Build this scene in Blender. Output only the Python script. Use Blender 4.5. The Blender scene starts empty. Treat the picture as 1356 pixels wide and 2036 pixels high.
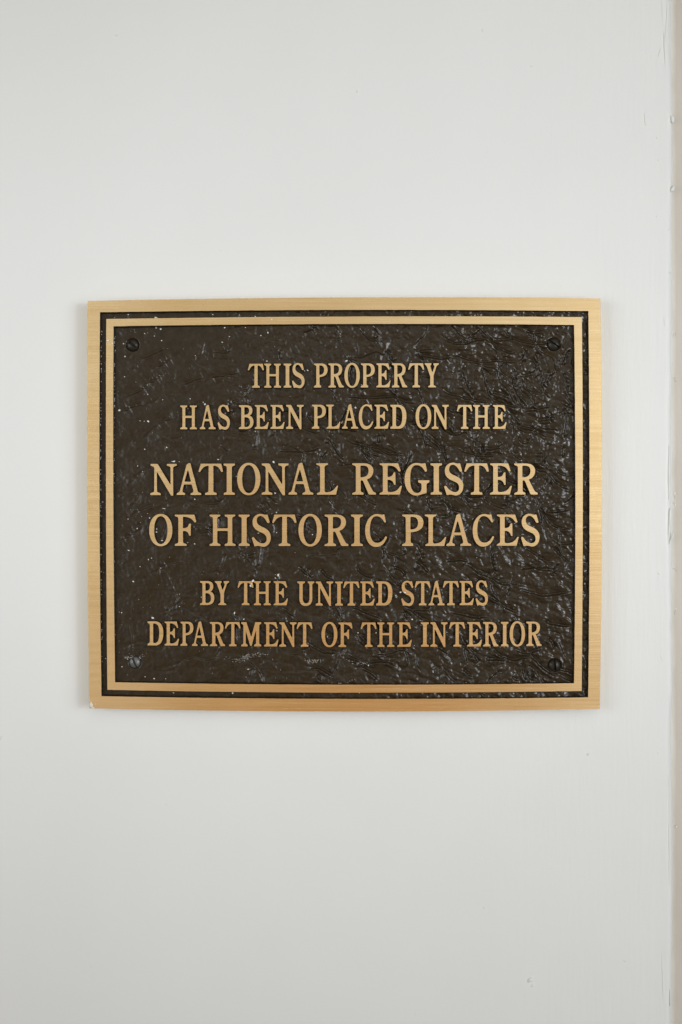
import bpy, math, random
import numpy as np
from mathutils import Vector
from mathutils.geometry import delaunay_2d_cdt

random.seed(7)
rng = np.random.RandomState(11)
SC = bpy.context.scene
COL = SC.collection

# ------------------------------------------------------------------ scale
S = 0.254 / 1019.0          # the cast plaque is ten inches wide: metres per unit of the working grid
CX, CY = 678.0, 1018.0      # grid point straight ahead of the camera
DIST = 0.56                 # camera to the face of the plaque
THICK = 0.0095              # face of the plaque above the wall
RELIEF = 0.0022             # height of the raised letters and borders over the panel
SW = S * (DIST + THICK) / DIST
WALL_RIGHT = (1336.5 - CX) * SW       # where the white wall meets the trim

# ------------------------------------------------------------------ camera
cam = bpy.data.cameras.new('camera')
cam.sensor_fit = 'VERTICAL'
cam.sensor_height = 36.0
cam.lens = 36.0 * DIST / (2036 * S)
cam.clip_start = 0.01
cam.clip_end = 50.0
camo = bpy.data.objects.new('camera', cam)
COL.objects.link(camo)
camo.location = (0, -(DIST + THICK), 0)
camo.rotation_euler = (math.radians(90), 0, 0)
SC.camera = camo

# ------------------------------------------------------------------ world: a pale room, a darker warm patch where someone stands before the wall
world = bpy.data.worlds.new('World')
SC.world = world
world.use_nodes = True
nt = world.node_tree
nt.nodes.clear()
wo = nt.nodes.new('ShaderNodeOutputWorld')
bg = nt.nodes.new('ShaderNodeBackground')
tc = nt.nodes.new('ShaderNodeTexCoord')
nrm = nt.nodes.new('ShaderNodeVectorMath'); nrm.operation = 'NORMALIZE'
nt.links.new(tc.outputs['Generated'], nrm.inputs[0])


def wdir(vec, a0, a1):
    """1 inside a0 degrees of vec, 0 outside a1 degrees"""
    v = Vector(vec).normalized()
    d = nt.nodes.new('ShaderNodeVectorMath'); d.operation = 'DOT_PRODUCT'
    d.inputs[1].default_value = v
    nt.links.new(nrm.outputs[0], d.inputs[0])
    m = nt.nodes.new('ShaderNodeMapRange'); m.interpolation_type = 'SMOOTHSTEP'
    m.inputs['From Min'].default_value = math.cos(math.radians(a1))
    m.inputs['From Max'].default_value = math.cos(math.radians(a0))
    nt.links.new(d.outputs['Value'], m.inputs['Value'])
    return m.outputs[0]


def wmix(fac, a, colour):
    m = nt.nodes.new('ShaderNodeMix'); m.data_type = 'RGBA'
    nt.links.new(fac, m.inputs['Factor'])
    if isinstance(a, tuple):
        m.inputs['A'].default_value = (*a, 1)
    else:
        nt.links.new(a, m.inputs['A'])
    m.inputs['B'].default_value = (*colour, 1)
    return m.outputs['Result']


c = wmix(wdir((0.0, -1.0, 0.0), 24, 58), (0.055, 0.057, 0.060), (0.67, 0.66, 0.635))
c = wmix(wdir((0.90, -1.0, -0.06), 6, 22), c, (2.5, 2.65, 2.85))        # the window
c = wmix(wdir((0.25, -0.85, 0.80), 4, 21), c, (1.25, 1.12, 0.93))      # warm lit ceiling
c = wmix(wdir((0.26, -1.0, 0.12), 3, 11), c, (0.84, 0.83, 0.80))  # paler zone, added for the bronze on the right to reflect
c = wmix(wdir((-0.09, -1.0, 0.19), 2, 8), c, (0.46, 0.37, 0.245))  # darker zone, added to vary the reflections across the bronze
c = wmix(wdir((-0.27, -1.0, 0.0), 3, 11), c, (0.47, 0.43, 0.37))  # dim zone, added so the left of the frame reflects less
c = wmix(wdir((0.015, -1.0, -0.20), 6, 16), c, (0.46, 0.275, 0.125))
c = wmix(wdir((0.015, -1.0, -0.50), 8, 20), c, (0.40, 0.24, 0.11))
nt.links.new(c, bg.inputs['Color'])
bg.inputs['Strength'].default_value = 1.0
nt.links.new(bg.outputs[0], wo.inputs['Surface'])


# ------------------------------------------------------------------ lamps
def area(name, loc, aim, sx, sy, power, colour, spread=180.0):
    l = bpy.data.lights.new(name, 'AREA')
    l.shape = 'RECTANGLE'; l.size = sx; l.size_y = sy
    l.energy = power; l.color = colour
    l.spread = math.radians(spread)
    o = bpy.data.objects.new(name, l)
    COL.objects.link(o)
    o.location = loc
    o.rotation_euler = (Vector(aim) - Vector(loc)).to_track_quat('-Z', 'Y').to_euler()
    return o


area('window_light', (0.72, -1.00, 0.07), (0.02, 0, 0.0), 0.13, 0.13, 1.75, (0.95, 0.98, 1.0))
area('side_light', (0.60, -0.56, 0.06), (0.0, 0, 0.05), 0.35, 0.36, 0.16, (0.94, 0.98, 1.0), 62)  # added lamp, narrow spread so the wall darkens towards top and bottom
area('far_light', (-0.60, -0.56, 0.06), (0.0, 0, 0.05), 0.7, 0.36, 0.41, (0.95, 0.98, 1.0), 60)  # added on the left to balance the right, with the same falloff

SC.view_settings.view_transform = 'Standard'
SC.view_settings.look = 'None'
SC.view_settings.exposure = 0.07
SC.view_settings.gamma = 1.0
SC.view_settings.use_curve_mapping = False

# ------------------------------------------------------------------ materials


def mat(name):
    m = bpy.data.materials.new(name)
    m.use_nodes = True
    t = m.node_tree
    return m, t, t.nodes['Principled BSDF']


def n_noise(t, vec, scale, detail=3.0, rough=0.55):
    n = t.nodes.new('ShaderNodeTexNoise')
    n.inputs['Scale'].default_value = scale
    n.inputs['Detail'].default_value = detail
    n.inputs['Roughness'].default_value = rough
    t.links.new(vec, n.inputs['Vector'])
    return n.outputs['Fac']


def n_map(t, vec, scale):
    m = t.nodes.new('ShaderNodeMapping')
    m.inputs['Scale'].default_value = scale
    t.links.new(vec, m.inputs['Vector'])
    return m.outputs[0]


def n_range(t, v, a, b, c0, d):
    m = t.nodes.new('ShaderNodeMapRange')
    m.inputs['From Min'].default_value = a
    m.inputs['From Max'].default_value = b
    m.inputs['To Min'].default_value = c0
    m.inputs['To Max'].default_value = d
    t.links.new(v, m.inputs['Value'])
    return m.outputs[0]


def n_math(t, op, a, b):
    m = t.nodes.new('ShaderNodeMath'); m.operation = op
    for i, v in enumerate((a, b)):
        if isinstance(v, (int, float)):
            m.inputs[i].default_value = v
        else:
            t.links.new(v, m.inputs[i])
    return m.outputs[0]


def n_mix(t, fac, a, b):
    m = t.nodes.new('ShaderNodeMix'); m.data_type = 'RGBA'
    t.links.new(fac, m.inputs['Factor'])
    m.inputs['A'].default_value = (*a, 1)
    m.inputs['B'].default_value = (*b, 1)
    return m.outputs['Result']


def n_bump(t, h, dist, strength=1.0, prev=None):
    b = t.nodes.new('ShaderNodeBump')
    b.inputs['Strength'].default_value = strength
    b.inputs['Distance'].default_value = dist
    t.links.new(h, b.inputs['Height'])
    if prev:
        t.links.new(prev, b.inputs['Normal'])
    return b.outputs[0]


def obj_co(t):
    return t.nodes.new('ShaderNodeTexCoord').outputs['Object']


def make_wall_paint():
    m, t, p = mat('white_wall_paint')
    co = obj_co(t)
    sep = t.nodes.new('ShaderNodeSeparateXYZ'); t.links.new(co, sep.inputs[0])
    blot = n_noise(t, co, 9.0, 4)
    t.links.new(n_mix(t, n_range(t, blot, 0.3, 0.7, 0, 1), (0.792, 0.803, 0.785), (0.817, 0.826, 0.812)), p.inputs['Base Color'])
    p.inputs['Roughness'].default_value = 0.48
    p.inputs['Specular IOR Level'].default_value = 0.35
    # vertical brush marks, strongest beside the trim, over a faint roller stipple
    brush = n_noise(t, n_map(t, co, (420, 1, 34)), 1.0, 3, 0.6)
    near = n_range(t, sep.outputs['X'], 0.055, 0.15, 0.10, 1.0)
    stip = n_noise(t, co, 210, 3)
    wave = n_noise(t, co, 26, 2)
    b = n_bump(t, n_math(t, 'MULTIPLY', brush, near), 0.00045, 0.5)
    b = n_bump(t, stip, 0.00022, 0.5, b)
    b = n_bump(t, wave, 0.0012, 0.3, b)
    t.links.new(b, p.inputs['Normal'])
    return m


def make_trim_paint():
    m, t, p = mat('beige_trim_paint')
    co = obj_co(t)
    f = n_noise(t, n_map(t, co, (60, 60, 14)), 1.0, 4)
    t.links.new(n_mix(t, n_range(t, f, 0.3, 0.7, 0, 1), (0.55, 0.51, 0.435), (0.61, 0.57, 0.495)), p.inputs['Base Color'])
    # the beige was brushed up to the corner with a feathered, uneven edge
    sep = t.nodes.new('ShaderNodeSeparateXYZ'); t.links.new(co, sep.inputs[0])
    wav = n_noise(t, n_map(t, co, (40, 40, 55)), 1.0, 3)
    xx = n_math(t, 'ADD', sep.outputs['X'], n_math(t, 'MULTIPLY', n_math(t, 'SUBTRACT', wav, 0.5), 0.0022))
    mx = t.nodes.new('ShaderNodeMix'); mx.data_type = 'RGBA'
    t.links.new(n_range(t, xx, WALL_RIGHT + 0.0004, WALL_RIGHT + 0.0028, 0, 1), mx.inputs['Factor'])
    mx.inputs['A'].default_value = (0.76, 0.75, 0.71, 1)
    t.links.new(p.inputs['Base Color'].links[0].from_socket, mx.inputs['B'])
    t.links.new(mx.outputs['Result'], p.inputs['Base Color'])
    p.inputs['Roughness'].default_value = 0.5
    t.links.new(n_bump(t, n_noise(t, n_map(t, co, (300, 300, 50)), 1.0, 3), 0.0004, 0.5), p.inputs['Normal'])
    return m


def make_bronze():
    m, t, p = mat('brushed_bronze')
    co = obj_co(t)
    p.inputs['Metallic'].default_value = 1.0
    fine = n_noise(t, n_map(t, co, (18, 1, 2600)), 1.0, 4, 0.7)
    wide = n_noise(t, n_map(t, co, (6, 1, 420)), 1.0, 3, 0.6)
    tone = n_noise(t, co, 30.0, 3)
    mixv = n_math(t, 'ADD', n_math(t, 'MULTIPLY', fine, 0.55), n_math(t, 'MULTIPLY', n_math(t, 'ADD', wide, tone), 0.30))
    t.links.new(n_mix(t, n_range(t, mixv, 0.42, 0.75, 0, 1), (0.80, 0.575, 0.285), (0.94, 0.735, 0.435)), p.inputs['Base Color'])
    t.links.new(n_range(t, fine, 0.25, 0.75, 0.17, 0.29), p.inputs['Roughness'])
    b = n_bump(t, fine, 0.00006, 0.55)
    b = n_bump(t, wide, 0.0001, 0.4, b)
    t.links.new(b, p.inputs['Normal'])
    return m


def make_dark(name, gloss, c0, c1, scale, micro=0.00010):
    m, t, p = mat(name)
    co = obj_co(t)
    f = n_noise(t, co, scale, 5, 0.6)
    t.links.new(n_mix(t, n_range(t, f, 0.3, 0.7, 0, 1), c0, c1), p.inputs['Base Color'])
    t.links.new(n_range(t, n_noise(t, co, 900, 2), 0.3, 0.7, gloss - 0.05, gloss + 0.10), p.inputs['Roughness'])
    p.inputs['Specular IOR Level'].default_value = 0.36
    b = n_bump(t, n_noise(t, co, 1900, 3, 0.6), micro, 0.5)
    t.links.new(b, p.inputs['Normal'])
    return m


def make_simple(name, col, rough, metal=0.0, spec=0.5):
    m, t, p = mat(name)
    co = obj_co(t)
    f = n_noise(t, co, 700, 3)
    t.links.new(n_mix(t, f, tuple(x * 0.8 for x in col), tuple(min(1, x * 1.15) for x in col)), p.inputs['Base Color'])
    p.inputs['Roughness'].default_value = rough
    p.inputs['Metallic'].default_value = metal
    p.inputs['Specular IOR Level'].default_value = spec
    return m


M_WALL = make_wall_paint()
M_TRIM = make_trim_paint()
M_GOLD = make_bronze()
M_PANEL = make_dark('dark_brown_lacquer', 0.17, (0.0200, 0.0132, 0.0062), (0.034, 0.0235, 0.0118), 260, 0.00008)
M_SIDE = make_dark('dark_brown_lacquer_sides', 0.20, (0.018, 0.013, 0.007), (0.026, 0.019, 0.011), 500, 0.0004)
M_FLECK = make_simple('dried_white_paint', (0.78, 0.77, 0.73), 0.55)
M_SCREW = make_simple('blackened_screw_steel', (0.022, 0.0175, 0.0115), 0.36, 0.0, 0.30)
M_WORN = make_simple('worn_grey_screw_steel', (0.15, 0.15, 0.145), 0.36, 0.3)


# ------------------------------------------------------------------ mesh helpers
PCX, PCY = 685.0, 1004.0    # middle of the plaque on the grid


def loc_x(px): return (px - PCX) * S
def loc_z(py): return -(py - PCY) * S


FACE_Y = -THICK             # local: wall at y = 0
PANEL_Y = -(THICK - RELIEF)


class MB:
    def __init__(self):
        self.v, self.f, self.m = [], [], []

    def add(self, verts, faces, mi=0):
        o = len(self.v)
        self.v += [tuple(x) for x in verts]
        self.f += [tuple(i + o for i in f) for f in faces]
        self.m += [mi] * len(faces)

    def build(self, name, mats, parent=None, smooth=False):
        me = bpy.data.meshes.new(name)
        me.from_pydata(self.v, [], self.f)
        for m in mats:
            me.materials.append(m)
        me.polygons.foreach_set('material_index', self.m)
        if smooth:
            me.polygons.foreach_set('use_smooth', [True] * len(self.f))
        me.update()
        o = bpy.data.objects.new(name, me)
        COL.objects.link(o)
        if parent:
            o.parent = parent
        return o


def blob(mb, x, z, y, rx, rz, h, rot=0.0, mi=0, seg=10, rings=4, sx=0.0):
    """a low uneven paint drop lying on the plane y, bulging to -y (metres)"""
    ph = [random.uniform(0, 6.28) for _ in range(3)]
    verts = [(x, y - h, z)]
    faces = []
    ca, sa = math.cos(rot), math.sin(rot)
    for r in range(1, rings + 1):
        a = r / rings * math.pi / 2
        rr, hh = math.sin(a), math.cos(a)
        for k in range(seg):
            t = 2 * math.pi * k / seg
            w = 1 + 0.18 * math.sin(2 * t + ph[0]) + 0.12 * math.sin(3 * t + ph[1])
            u, v = rx * rr * w * math.cos(t), rz * rr * w * math.sin(t)
            verts.append((x + u * ca - v * sa, y - h * hh + (0.0003 if r == rings else 0), z + u * sa + v * ca))
    for k in range(seg):
        faces.append((0, 1 + (k + 1) % seg, 1 + k))
    for r in range(rings - 1):
        a0, b0 = 1 + r * seg, 1 + (r + 1) * seg
        for k in range(seg):
            faces.append((a0 + k, a0 + (k + 1) % seg, b0 + (k + 1) % seg, b0 + k))
    mb.add(verts, faces, mi)


def tag(o, label=None, cat=None, group=None, kind=None):
    if label: o['label'] = label
    if cat: o['category'] = cat
    if group: o['group'] = group
    if kind: o['kind'] = kind
    return o


# value noise for the cast surface
def vnoise(x, y, seed):
    r = np.random.RandomState(seed)
    tab = r.rand(256, 256)
    xi, yi = np.floor(x).astype(int), np.floor(y).astype(int)
    xf, yf = x - xi, y - yi
    u, v = xf * xf * (3 - 2 * xf), yf * yf * (3 - 2 * yf)
    g = lambda a, b: tab[a % 256, b % 256]
    return (g(xi, yi) * (1 - u) + g(xi + 1, yi) * u) * (1 - v) + (g(xi, yi + 1) * (1 - u) + g(xi + 1, yi + 1) * u) * v


def fbm(x, y, seed, n=3):
    s, a, t = 0, 1.0, 0
    for i in range(n):
        s = s + a * vnoise(x * 2 ** i, y * 2 ** i, seed + i); t += a; a *= 0.5
    return s / t


def voronoi(x, y, seed, jit=0.9):
    """distances to the nearest and second nearest of jittered cell points"""
    r = np.random.RandomState(seed)
    jx, jy = r.rand(256, 256), r.rand(256, 256)
    xi, yi = np.floor(x).astype(int), np.floor(y).astype(int)
    f1 = np.full(x.shape, 9.0); f2 = np.full(x.shape, 9.0)
    for a in (-1, 0, 1):
        for b in (-1, 0, 1):
            ci, cj = xi + a, yi + b
            px = ci + 0.5 + jit * (jx[ci % 256, cj % 256] - 0.5)
            py = cj + 0.5 + jit * (jy[ci % 256, cj % 256] - 0.5)
            d = np.hypot(x - px, y - py)
            f2 = np.where(d < f1, f1, np.minimum(f2, d))
            f1 = np.minimum(f1, d)
    return f1, f2


# ------------------------------------------------------------------ wall and trim


def wx(px): return (px - CX) * SW
def wz(py): return -(py - CY) * SW


wall = MB()
LIP0 = (1304 - CX) * SW
wall.add([(-1.6, 0, -1.5), (LIP0, 0, -1.5), (LIP0, 0, 1.5), (-1.6, 0, 1.5)], [(0, 1, 2, 3)])
# the wall's right edge: thick layers of paint rolled over an uneven corner that drops back to the trim
NZ = 900
zs = np.linspace(-0.45, 0.45, NZ)
wob = fbm(zs * 26 + 50, zs * 0 + 3.3, 5, 4) - 0.5
wob2 = fbm(zs * 110 + 20, zs * 0 + 7.7, 15, 3) - 0.5
wob3 = fbm(zs * 60 + 70, zs * 0 + 2.7, 25, 4) - 0.5
prof = []
NP = 16
TRIM_X = WALL_RIGHT
for i, z in enumerate(zs):
    xe = WALL_RIGHT + 0.0004 + 0.0015 * wob[i] + 0.0003 * wob2[i]
    r = max(0.0018, 0.0034 + 0.0020 * wob3[i])
    lift = 0.00018 + 0.0003 * wob2[i] + 0.0004 * wob[i]
    row = [(LIP0 - 0.0006, 0.00002, z), (LIP0 + 0.0006, -0.00001, z)]
    xs_ = xe - r
    row += [(LIP0 + 0.0006 + (xs_ - LIP0 - 0.0006) * f_, -max(0, lift) * f_ - 0.00001, z) for f_ in (.5, .8, .95)]
    for k in range(9):
        a = k / 8 * math.pi / 2
        row.append((xs_ + r * math.sin(a), -max(0, lift) + r * (1 - math.cos(a)), z))
    row.append((xe + 0.0001, 0.0045, z))
    row.append((xe + 0.0002, 0.009, z))
    prof.append(row)
vv = [p for row in prof for p in row]
ff = [(i * NP + k, i * NP + k + 1, (i + 1) * NP + k + 1, (i + 1) * NP + k) for i in range(NZ - 1) for k in range(NP - 1)]
wall.add(vv, ff)
wall.add([(LIP0, 0.001, -1.5), (WALL_RIGHT, 0.001, -1.5), (WALL_RIGHT, 0.001, -0.45), (LIP0, 0.001, -0.45),
          (LIP0, 0.001, 0.45), (WALL_RIGHT, 0.001, 0.45), (WALL_RIGHT, 0.001, 1.5), (LIP0, 0.001, 1.5)], [(0, 1, 2, 3), (4, 5, 6, 7)])
# old drips, lumps and ridges of paint beside the trim
for (px, py, rx, ry, h, rot) in ((1337, 237, 3.0, 9, 3, .1), (1337, 376, 3.6, 7, 4, -.2), (1325, 60, 2.4, 90, 1.5, -.03), (1317, 25, 1.8, 30, 1.3, 0),
                                 (1321, 95, 1.2, 42, 2, .02), (1283, 238, 2, 16, 1.2, .1), (1311, 105, 1.2, 10, 1.5, -.3), (1330, 940, 1.5, 55, 2.4, 0),
                                 (1331, 1040, 1.7, 38, 3.2, -.06), (1335, 1070, 1.6, 12, 3.2, -.35), (1321, 640, 1.5, 10, 1.6, .05), (1330, 1650, 1.2, 130, 1.6, 0),
                                 (1332, 1985, 1.2, 16, 2.0, 0), (1318, 1950, 2.2, 60, 1.4, .03), (1309, 1497, 1.5, 3, 1.4, .5), (1316, 1310, 1.5, 9, 1.2, .4)):
    blob(wall, wx(px), wz(py), 0, rx * S, ry * S, h * S, rot, 0, 14, 5)
# dust nibs caught under the paint
for (px, py, r) in ((232, 70, 2.2), (711, 181, 2.4), (959, 60, 2.2), (1057, 132, 2.2), (100, 70, 1.3), (555, 306, 1.4), (482, 267, 1.2), (364, 466, 1.3), (438, 497, 1.9),
                    (968, 302, 1.3), (332, 1598, 2.6), (264, 1602, 1.4), (613, 1602, 1.6), (182, 1922, 1.8), (963, 1805, 2.2), (1055, 1948, 5.2), (1059, 1960, 3.0),
                    (1170, 1499, 3.4), (1242, 1911, 2.2), (610, 1834, 1.5), (828, 2016, 2.2), (3, 1467, 3.0), (305, 1667, 1.6), (1110, 480, 1.2), (925, 500, 1.2),
                    (1097, 268, 1.1), (620, 402, 1.0), (70, 1180, 1.2), (1309, 318, 1.8), (1306, 274, 1.8), (1306, 430, 1.5), (1310, 1140, 2.2), (1318, 1148, 1.8), (1330, 456, 1.5),
                    (1321, 524, 1.6), (1333, 542, 1.3)):
    blob(wall, wx(px), wz(py), 0, r * S, r * S * random.uniform(1.0, 1.6), r * S * 0.55, random.uniform(-.6, .6), 0, 10, 4)
for k in range(130):
    px, py = random.uniform(0, 1320), random.uniform(0, 2036)
    if 160 < px < 1210 and 580 < py < 1430: continue
    r = random.uniform(0.5, 1.0)
    blob(wall, wx(px), wz(py), 0, r * S, r * S * 1.2, r * S * 0.4, 0, 0, 8, 3)
o_wall = wall.build('wall', [M_WALL], None)
tag(o_wall, kind='structure')
me = o_wall.data
me.polygons.foreach_set('use_smooth', [len(p.vertices) < 5 and p.area < 0.05 for p in me.polygons])

trim = MB()
NT = 400
tz = np.linspace(-1.4, 1.4, NT)
tw = fbm(tz * 30 + 9, tz * 0 + 1.5, 31, 3) - 0.5
TY = 0.0032                    # the trim lies a little behind the wall's face
tv, tf = [], []
prof_t = [(-0.004, TY), (0.0015, TY), (0.004, TY), (0.012, TY), (0.040, TY), (0.085, TY), (0.0880, TY + 0.003), (0.088, TY + 0.018), (-0.004, TY + 0.018)]
for i, z in enumerate(tz):
    for k, (px, py) in enumerate(prof_t):
        tv.append((TRIM_X + px, py + (0.0005 * tw[i] if k < 5 else 0), z))
n = len(prof_t)
for i in range(NT - 1):
    for k in range(n):
        a, b = i * n + k, i * n + (k + 1) % n
        tf.append((a, b, b + n, a + n))
tf.append(tuple(range(n))[::-1])
tf.append(tuple(range((NT - 1) * n, NT * n)))
trim.add(tv, tf)
for (px, py) in ((1346, 1130), (1345, 662), (1346, 752), (1346, 1645), (1347, 1215), (1346, 985), (1345, 1000)):
    for q in range(3):             # dabs of white paint carried over on to the trim
        blob(trim, wx(px) + random.uniform(-.0006, .0006), wz(py) + random.uniform(-.001, .001), TY, random.uniform(.0003, .0006), random.uniform(.0004, .0011), .0004, 0, 1 if q == 0 else 0)
o_trim = trim.build('trim_board', [M_TRIM, M_WALL], None)
tag(o_trim, 'beige painted trim board running up the right edge of the white wall', 'trim')

# ------------------------------------------------------------------ plaque
plaque = bpy.data.objects.new('bronze_plaque', None)
COL.objects.link(plaque)
plaque.location = ((PCX - CX) * S, 0, -(PCY - CY) * S)
plaque.empty_display_size = 0.05
tag(plaque, 'cast bronze plaque with raised gold letters on dark leathery panel, screwed to white wall', 'plaque')


def loop(TL, TR, BR, BL, bows, d=0.0, n=40):
    """closed outline with slightly bowed hand-ground edges; d grows it outwards"""
    TL = (TL[0] - d, TL[1] - d); TR = (TR[0] + d, TR[1] - d); BR = (BR[0] + d, BR[1] + d); BL = (BL[0] - d, BL[1] + d)
    bt, br, bb, bl = bows
    out = []
    for (a, b, bx, by) in ((TL, TR, 0, bt), (TR, BR, br, 0), (BR, BL, 0, bb), (BL, TL, bl, 0)):
        for k in range(n):
            t = k / n
            w = 1 - (2 * t - 1) ** 2
            out.append((a[0] + (b[0] - a[0]) * t + bx * w, a[1] + (b[1] - a[1]) * t + by * w))
    return out


OUT = ((173.8, 597.8), (1194.5, 592.7), (1193.2, 1410.2), (177.0, 1409.0), (-4.5, 3.6, 6.0, -2.4))
FIN = ((199.3, 621.4), (1169.3, 619.0), (1169.0, 1386.0), (202.3, 1383.7), (-3.5, 2.5, 4.2, -2.4))
BOUT = ((210.8, 633.8), (1157.5, 629.9), (1157.0, 1374.3), (213.0, 1372.0), (-3.0, 2.0, 4.5, -1.6))
BIN = ((226.2, 649.2), (1141.1, 646.5), (1141.0, 1358.0), (229.3, 1356.0), (-3.3, 2.6, 4.0, -2.0))


def band(name, rings, mats):
    """rings: list of (loop points, y, material of the strip to the next ring)"""
    mb = MB()
    N = len(rings[0][0])
    verts = []
    for pts, y, _ in rings:
        verts += [(loc_x(p[0]), y, loc_z(p[1])) for p in pts]
    for r in range(len(rings) - 1):
        fs = []
        for k in range(N):
            a, b = r * N + k, r * N + (k + 1) % N
            fs.append((a, a + N, b + N, b))
        o = len(mb.v)
        mb.f += fs
        mb.m += [rings[r][2]] * N
    mb.v = verts
    return mb


def rough_loop(pts, amp, seed):
    """cast edges waver a little"""
    P = np.array(pts)
    s = np.arange(len(P))
    q = P.copy()
    q[:, 0] += amp * (fbm(s * 0.9, s * 0 + 0.5, seed) - 0.5) * 2
    q[:, 1] += amp * (fbm(s * 0.9, s * 0 + 9.5, seed + 9) - 0.5) * 2
    return [tuple(p) for p in q]


G, K, W = 0, 1, 2
NL = 120
frame = band('frame', [
    (loop(*OUT, d=-0.6, n=NL), -0.0004, G),
    (loop(*OUT, d=-0.2, n=NL), FACE_Y + 0.0004, G),
    (loop(*OUT, d=-0.9, n=NL), FACE_Y, G),
    (rough_loop(loop(*FIN, d=0.6, n=NL), 0.35, 3), FACE_Y, G),
    (rough_loop(loop(*FIN, d=0.2, n=NL), 0.45, 3), FACE_Y + 0.00012, K),
    (rough_loop(loop(*FIN, d=-1.6, n=NL), 0.5, 3), PANEL_Y + 0.0008, K)], None)
# the chip of white paint at the lower left corner
blob(frame, loc_x(181.5), loc_z(1401), FACE_Y, 2.6 * S, 6.5 * S, 0.0003, 0.25, W, 12, 4)
blob(frame, loc_x(185), loc_z(1407), FACE_Y, 3.0 * S, 1.6 * S, 0.0003, -0.4, W, 10, 4)
for (px, py, r) in ((179, 753, 1.0), (174.8, 766, 1.0), (176, 852, .8), (190, 1400, .8)):
    blob(frame, loc_x(px), loc_z(py), FACE_Y, r * S, r * S, r * S * .5, 0, W, 8, 3)
frame.build('frame', [M_GOLD, M_SIDE, M_FLECK], plaque)

border = band('border', [
    (rough_loop(loop(*BOUT, d=1.4, n=NL), 0.5, 23), PANEL_Y + 0.0008, K),
    (rough_loop(loop(*BOUT, d=-0.1, n=NL), 0.35, 23), FACE_Y + 0.00014, G),
    (rough_loop(loop(*BOUT, d=-0.5, n=NL), 0.3, 23), FACE_Y + 0.00002, G),
    (rough_loop(loop(*BIN, d=0.5, n=NL), 0.3, 43), FACE_Y + 0.00002, G),
    (rough_loop(loop(*BIN, d=0.1, n=NL), 0.35, 43), FACE_Y + 0.00014, K),
    (rough_loop(loop(*BIN, d=-1.6, n=NL), 0.5, 43), PANEL_Y + 0.0008, K)], None)
for (px, py, rx, rz) in ((214, 677, 2.6, 1.6), (223.5, 682.5, 1.8, 1.5), (218.6, 778, 1.2, 1.0), (219, 725, .9, .9), (540, 635, 1.7, 1.5), (322, 642, .7, .7)):
    blob(border, loc_x(px), loc_z(py), FACE_Y + .00002, rx * S, rz * S, .7 * S, 0, W, 9, 3)
border.build('border', [M_GOLD, M_SIDE, M_FLECK], plaque)

# ------------------------------------------------------------------ the cast leathery panel
STEP = 1.4
gx = np.arange(193, 1178, STEP)
gy = np.arange(613, 1395, STEP)
X, Y = np.meshgrid(gx, gy)
wxn = (fbm(X / 38, Y / 38, 101) - .5) * 26
wyn = (fbm(X / 38 + 40, Y / 38, 111) - .5) * 26
right = np.clip((X - 330) / 620, 0, 1)
loose = fbm(X / 120, Y / 120, 131, 2)
# pebbles
px_, py_ = X + wxn * .25, Y + wyn * .25
f1, f2 = voronoi(px_ / 9.6, py_ / 8.4, 201)
peb = np.clip((f2 - f1) * 1.5, 0, 1); peb = peb * peb * (3 - 2 * peb)
f1b, f2b = voronoi(px_ / 15 + 5, py_ / 12, 221)
peb2 = np.clip((f2b - f1b) * 1.4, 0, 1); peb2 = peb2 * peb2 * (3 - 2 * peb2)
pebamp = (0.27 + 0.55 * right) * (0.55 + 0.75 * np.clip((loose - .3) * 2.2, 0, 1))
# folds: a stretched, bent cell pattern
ang = math.radians(34)
xr = (X + wxn) * math.cos(ang) + (Y + wyn) * math.sin(ang)
yr = -(X + wxn) * math.sin(ang) + (Y + wyn) * math.cos(ang)
g1, g2 = voronoi(xr / 62, yr / 27, 301)
fold = np.exp(-((g2 - g1) * 27 / 1.7) ** 2) * np.clip((fbm(X / 60, Y / 60, 331, 2) - .38) * 5, 0, 1)
ang2 = math.radians(-28)
xr2 = (X - wxn) * math.cos(ang2) + (Y + wyn) * math.sin(ang2)
yr2 = -(X - wxn) * math.sin(ang2) + (Y + wyn) * math.cos(ang2)
k1, k2 = voronoi(xr2 / 50, yr2 / 20, 341)
fold2 = np.exp(-((k2 - k1) * 20 / 1.7) ** 2) * np.clip((fbm(X / 55, Y / 55, 351, 2) - .42) * 5, 0, 1) * (1 - .75 * right)
wx2 = X + (fbm(X / 14 + 7, Y / 14, 371, 2) - .5) * 13
wy2 = Y + (fbm(X / 14, Y / 14 + 9, 381, 2) - .5) * 13
m1, m2 = voronoi((wx2 * .84 + wy2 * .54) / 30, (-wx2 * .54 + wy2 * .84) / 17, 391)
net = np.exp(-((m2 - m1) * 17 / 1.9) ** 2) * np.clip((fbm(X / 40, Y / 40, 395, 2) - .30) * 4, 0, 1)
swell = (fbm(X / 45, Y / 30, 361, 2) - .5) * 2.2
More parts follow.
